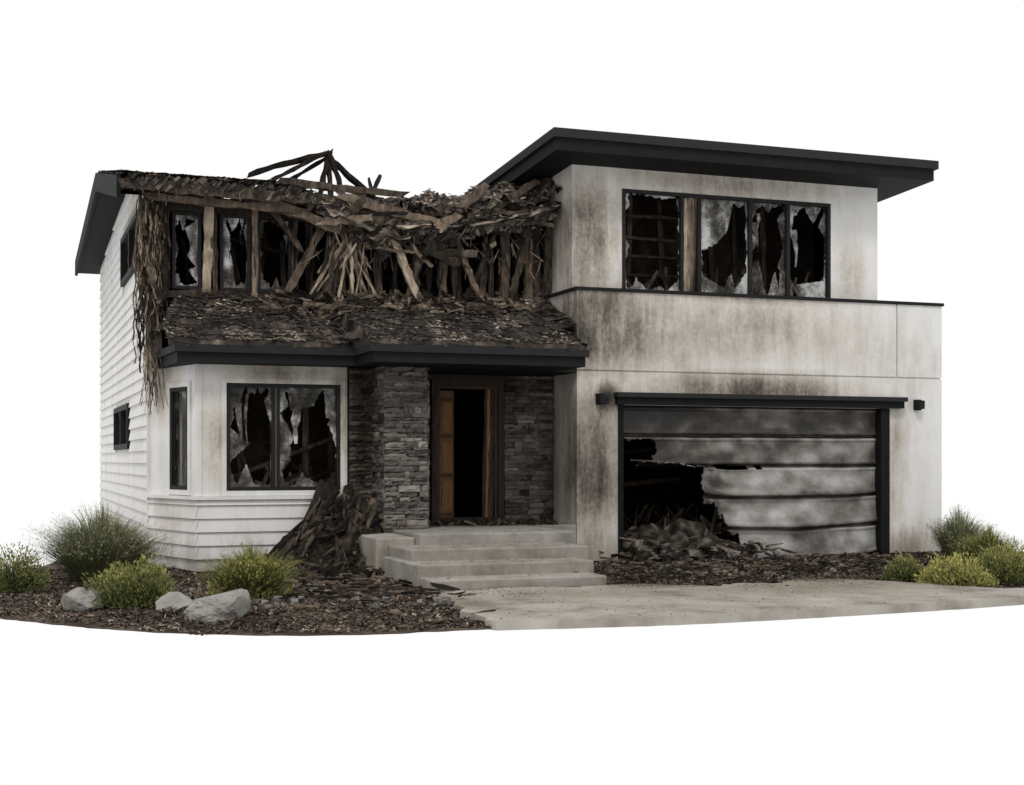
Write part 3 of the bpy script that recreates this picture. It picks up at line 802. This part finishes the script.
def rubble(n,xr,yr,hz,sz,mat=0,tr=(.1,.8)):
    for i in range(n):
        x,y=U(*xr),U(*yr); s=U(*sz); c=Vector((x,y,s*.4+hz*R()))
        pts=[c+Vector((sx*s*U(.4,1.2),sy*s*U(.4,1.2),sz_*s*U(.2,.8))) for sx in(-1,1) for sy in(-1,1) for sz_ in(-1,1)]
        db.add(pts,[(0,1,3,2),(4,6,7,5),(0,4,5,1),(2,3,7,6),(0,2,6,4),(1,5,7,3)],U(*tr),mat)
rubble(200,(9.6,12.2),(20.2,21.4),.26,(.02,.09),2,(.2,.95))
rubble(40,(9.8,12.3),(20.0,21.0),.12,(.03,.10),1,(.0,.6))
rubble(700,(8.8,15.3),(17.0,20.8),.01,(.01,.045),2,(.3,1.0))
rubble(160,(2.6,5.2),(15.0,20.5),.01,(.01,.045),1,(.0,.5))
db.obj('debris_pile',[char,rockm,ashm],None)
tp=MB()
def pmound(a,b):
    x=3.4+a*2.1; y=19.6+b*1.35
    hgt=.85*math.exp(-((x-4.85)/.55)**2)*b+.35*math.exp(-((x-4.2)/.6)**2)*b
    return (x,y,-.04+hgt*(1+.7*nz(x*4,y*4,2))+.05*nz(x*9,y*9))
sheet(tp,pmound,60,40,None,lambda a,b:.25+.6*nz(a*12,b*8,3),1)
for i in range(70):
    k=R(); bx=3.5+1.75*k; by=U(19.6,20.75)
    tx=min(5.38,bx*.35+3.4+U(-.35,.3)); tz=U(.35,1.22)
    beam(tp,(bx,by,U(0,.05)),(tx,U(20.4,20.92),tz),U(.03,.16),U(.015,.04),random.choice((U(.0,.2),U(.0,.3),U(.1,.4),U(.3,.6))),8,.24,.85,.06)
for i in range(260):
    bx=U(3.4,5.2); k=U(0,.75); tx=min(5.35,bx*.35+3.4)
    p=Vector((bx,U(19.6,20.4),0)).lerp(Vector((tx,20.6,1.1)),k)
    q=p+Vector(((tx-bx)*.3+U(-.25,.25),U(0,.15),U(.0,.3)))
    beam(tp,p,q,U(.01,.05),.015,U(.0,.58),4,.3,.7)
for i in range(220):
    x=U(3.2,5.2);y=U(19.0,20.6);a=U(0,6.28);L_=U(.1,.6)
    beam(tp,(x,y,U(0,.12)),(min(5.3,x+math.cos(a)*L_),y+math.sin(a)*L_*.6,U(.02,.2)),U(.015,.07),.025,U(.0,.48),4,.25,.8)
tp.obj('charred_timber_pile',[char,ashm],None)
dl=MB()
for i in range(160):
    x=U(6.4,8.5);y=U(21,21.9);a=U(0,6.28);L_=U(.03,.22)
    beam(dl,(x,y,.61),(x+math.cos(a)*L_,y+math.sin(a)*L_*.5,.61+U(0,.08)),.03,.02,U(.0,.5),2,.3)
for i in range(260):
    x,y,z=random.choice(((U(5.2,7.6),U(18,18.8),.455),(U(5.1,7.4),U(17.3,17.9),.305),(U(5.1,7.4),U(16.7,17.2),.155),(U(5.6,7.9),U(19,20.9),.605)))
    flake(dl,(x,y,z+.003),(0,0,1),U(.008,.03),U(.005,.015),U(0,.5),.1)
dl.obj('landing_debris',char,house)

# ------------------------------------------------------------ plants
def shrub(name,x,y,rad,h,n,tr=(.2,.9),leaf=(.012,.03)):
    m=MB()
    for i in range(n):
        th=U(0,6.283); ph=math.acos(U(0,1)); rr=(R()**.35)
        lump=1+.42*nz(math.cos(th)*2+x,math.sin(th)*2+y,ph*2)+.22*nz(math.cos(th)*6+x,math.sin(th)*6,ph*5)
        if R()<.06: lump*=U(1,1.2)
        d_=Vector((math.cos(th)*math.sin(ph)*rad,math.sin(th)*math.sin(ph)*rad,math.cos(ph)*h))*rr*lump
        d_.z=max(.02,d_.z)
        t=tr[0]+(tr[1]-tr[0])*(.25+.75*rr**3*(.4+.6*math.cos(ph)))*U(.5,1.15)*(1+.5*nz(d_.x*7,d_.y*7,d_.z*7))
        nn=Vector((d_.x/rad,d_.y/rad,d_.z/h+.3)).normalized()
        up=(nn+Vector((U(-.7,.7),U(-.7,.7),U(-.2,.9)))).normalized()
        sd=up.cross(Vector((U(-1,1),U(-1,1),U(-1,1)))).normalized()
        l_=U(leaf[0]*1.6,leaf[1]*2.2); w_=U(leaf[0]*.35,leaf[1]*.4)
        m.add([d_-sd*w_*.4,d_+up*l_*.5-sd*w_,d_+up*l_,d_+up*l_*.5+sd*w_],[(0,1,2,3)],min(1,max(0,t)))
    for i in range(70):
        a=U(0,6.28);k=U(.3,.9)
        beam(m,(0,0,0),(math.cos(a)*rad*k,math.sin(a)*rad*k,h*U(.3,.85)*(1.1-k*.6)),.012,.012,.05,2,.1)
    return m.obj(name,leafm,None,loc=(x,y,-.02))
def tuft(name,x,y,rad,h,n,w_=.006,mat=None):
    m=MB()
    for i in range(n):
        a=U(0,6.283); k=R()**.7; b0=Vector((math.cos(a)*rad*.35*k,math.sin(a)*rad*.35*k,0))
        lean=k*U(.5,1.1)*rad*.8; L_=h*U(.55,1.12)*(1-.35*k)*(1+.25*nz(math.cos(a)*2,math.sin(a)*2,x))
        a2=a+U(-.5,.5)
        P=[b0+Vector((math.cos(a2)*lean*f**1.6,math.sin(a2)*lean*f**1.6,L_*math.sin(f*1.35)/math.sin(1.35))) for f in (0,.35,.7,1)]
        sd=Vector((-math.sin(a2+U(-1,1)),math.cos(a2+U(-1,1)),0))
        vs=[];tn=[]
        for f,p in zip((1,.9,.6,.1),P): vs+= [p-sd*w_*f,p+sd*w_*f]
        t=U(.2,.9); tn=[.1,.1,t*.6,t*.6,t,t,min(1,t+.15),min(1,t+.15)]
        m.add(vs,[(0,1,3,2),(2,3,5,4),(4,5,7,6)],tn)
        if R()<.35:
            for q in range(5):
                c=P[2]+(P[3]-P[2])*U(0,1); e=Vector((U(-1,1),U(-1,1),U(0,1.5))).normalized()*U(.02,.045)
                m.add([c,c+e+sd*.005,c+e*1.2-sd*.005],[(0,1,2)],U(.4,1))
    return m.obj(name,mat or grassm,None,loc=(x,y,-.02))
tuft('ornamental_grass',1.3,19.9,1.05,.98,3600)
shrub('garden_shrub',.2,18.8,.36,.50,4200,(.25,.9))
shrub('garden_shrub.001',1.45,16.5,.46,.46,8000,(.2,.9))
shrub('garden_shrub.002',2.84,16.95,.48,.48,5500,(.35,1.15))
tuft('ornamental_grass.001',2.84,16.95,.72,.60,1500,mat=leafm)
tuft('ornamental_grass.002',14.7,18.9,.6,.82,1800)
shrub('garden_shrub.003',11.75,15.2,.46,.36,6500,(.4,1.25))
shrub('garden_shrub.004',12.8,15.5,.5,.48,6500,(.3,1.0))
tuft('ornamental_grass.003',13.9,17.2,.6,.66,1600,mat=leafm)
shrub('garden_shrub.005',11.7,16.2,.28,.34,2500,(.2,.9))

def boulder(name,x,y,rx,ry,h,seed):
    import bmesh
    bm=bmesh.new(); bmesh.ops.create_icosphere(bm,subdivisions=5,radius=1)
    for v in bm.verts:
        p=v.co.copy(); k=1+.30*nz(p.x*1.1+seed,p.y*1.1,p.z*1.1)+.12*nz(p.x*3+seed,p.y*3,p.z*3)+.05*nz(p.x*9,p.y*9+seed,p.z*9)
        p*=k
        for j in range(9):
            d_=Vector((nz(seed+j*3.1,1.3)*2,nz(seed,j*2.7+.5)*2,nz(j*1.9+.3,seed,2.2)*2)).normalized()
            e_=p.dot(d_)-.72
            if e_>0: p-=d_*e_*.9
        v.co=Vector((p.x*rx,p.y*ry,p.z*h*.8+h*.25))
    me=bpy.data.meshes.new(name); bm.to_mesh(me); bm.free()
    me.materials.append(rockm); a=me.attributes.new('tone','FLOAT','POINT'); a.data.foreach_set('value',[.6]*len(me.vertices))
    o=bpy.data.objects.new(name,me); scene.collection.objects.link(o); o.location=(x,y,-.02)
boulder('boulder',.86,16.5,.24,.22,.22,3.3)
boulder('boulder.001',1.85,15.95,.25,.2,.18,8.1)
boulder('boulder.002',2.22,15.05,.36,.28,.29,14.7)

# ------------------------------------------------------------ light, world, camera
wd=bpy.data.worlds.new('World'); scene.world=wd; wd.use_nodes=True
bg=wd.node_tree.nodes['Background']; bg.inputs[0].default_value=(1,1,1,1); bg.inputs[1].default_value=1.0
sd=bpy.data.lights.new('sun','SUN'); sd.energy=1.3; sd.angle=math.radians(12); sd.color=(1,.965,.92)
so=bpy.data.objects.new('sun',sd); scene.collection.objects.link(so)
dirv=Vector((.35,.75,-1.0))
so.rotation_euler=dirv.to_track_quat('-Z','Y').to_euler()
cd=bpy.data.cameras.new('camera'); cam=bpy.data.objects.new('camera',cd); scene.collection.objects.link(cam)
cam.location=(0,0,1.65)
yaw=math.atan2(.344,.939)
cam.rotation_euler=(math.radians(90),0,-yaw)
cd.sensor_width=36; cd.lens=1397/1024*36; cd.shift_y=67.5/1024; cd.clip_end=500
scene.camera=cam
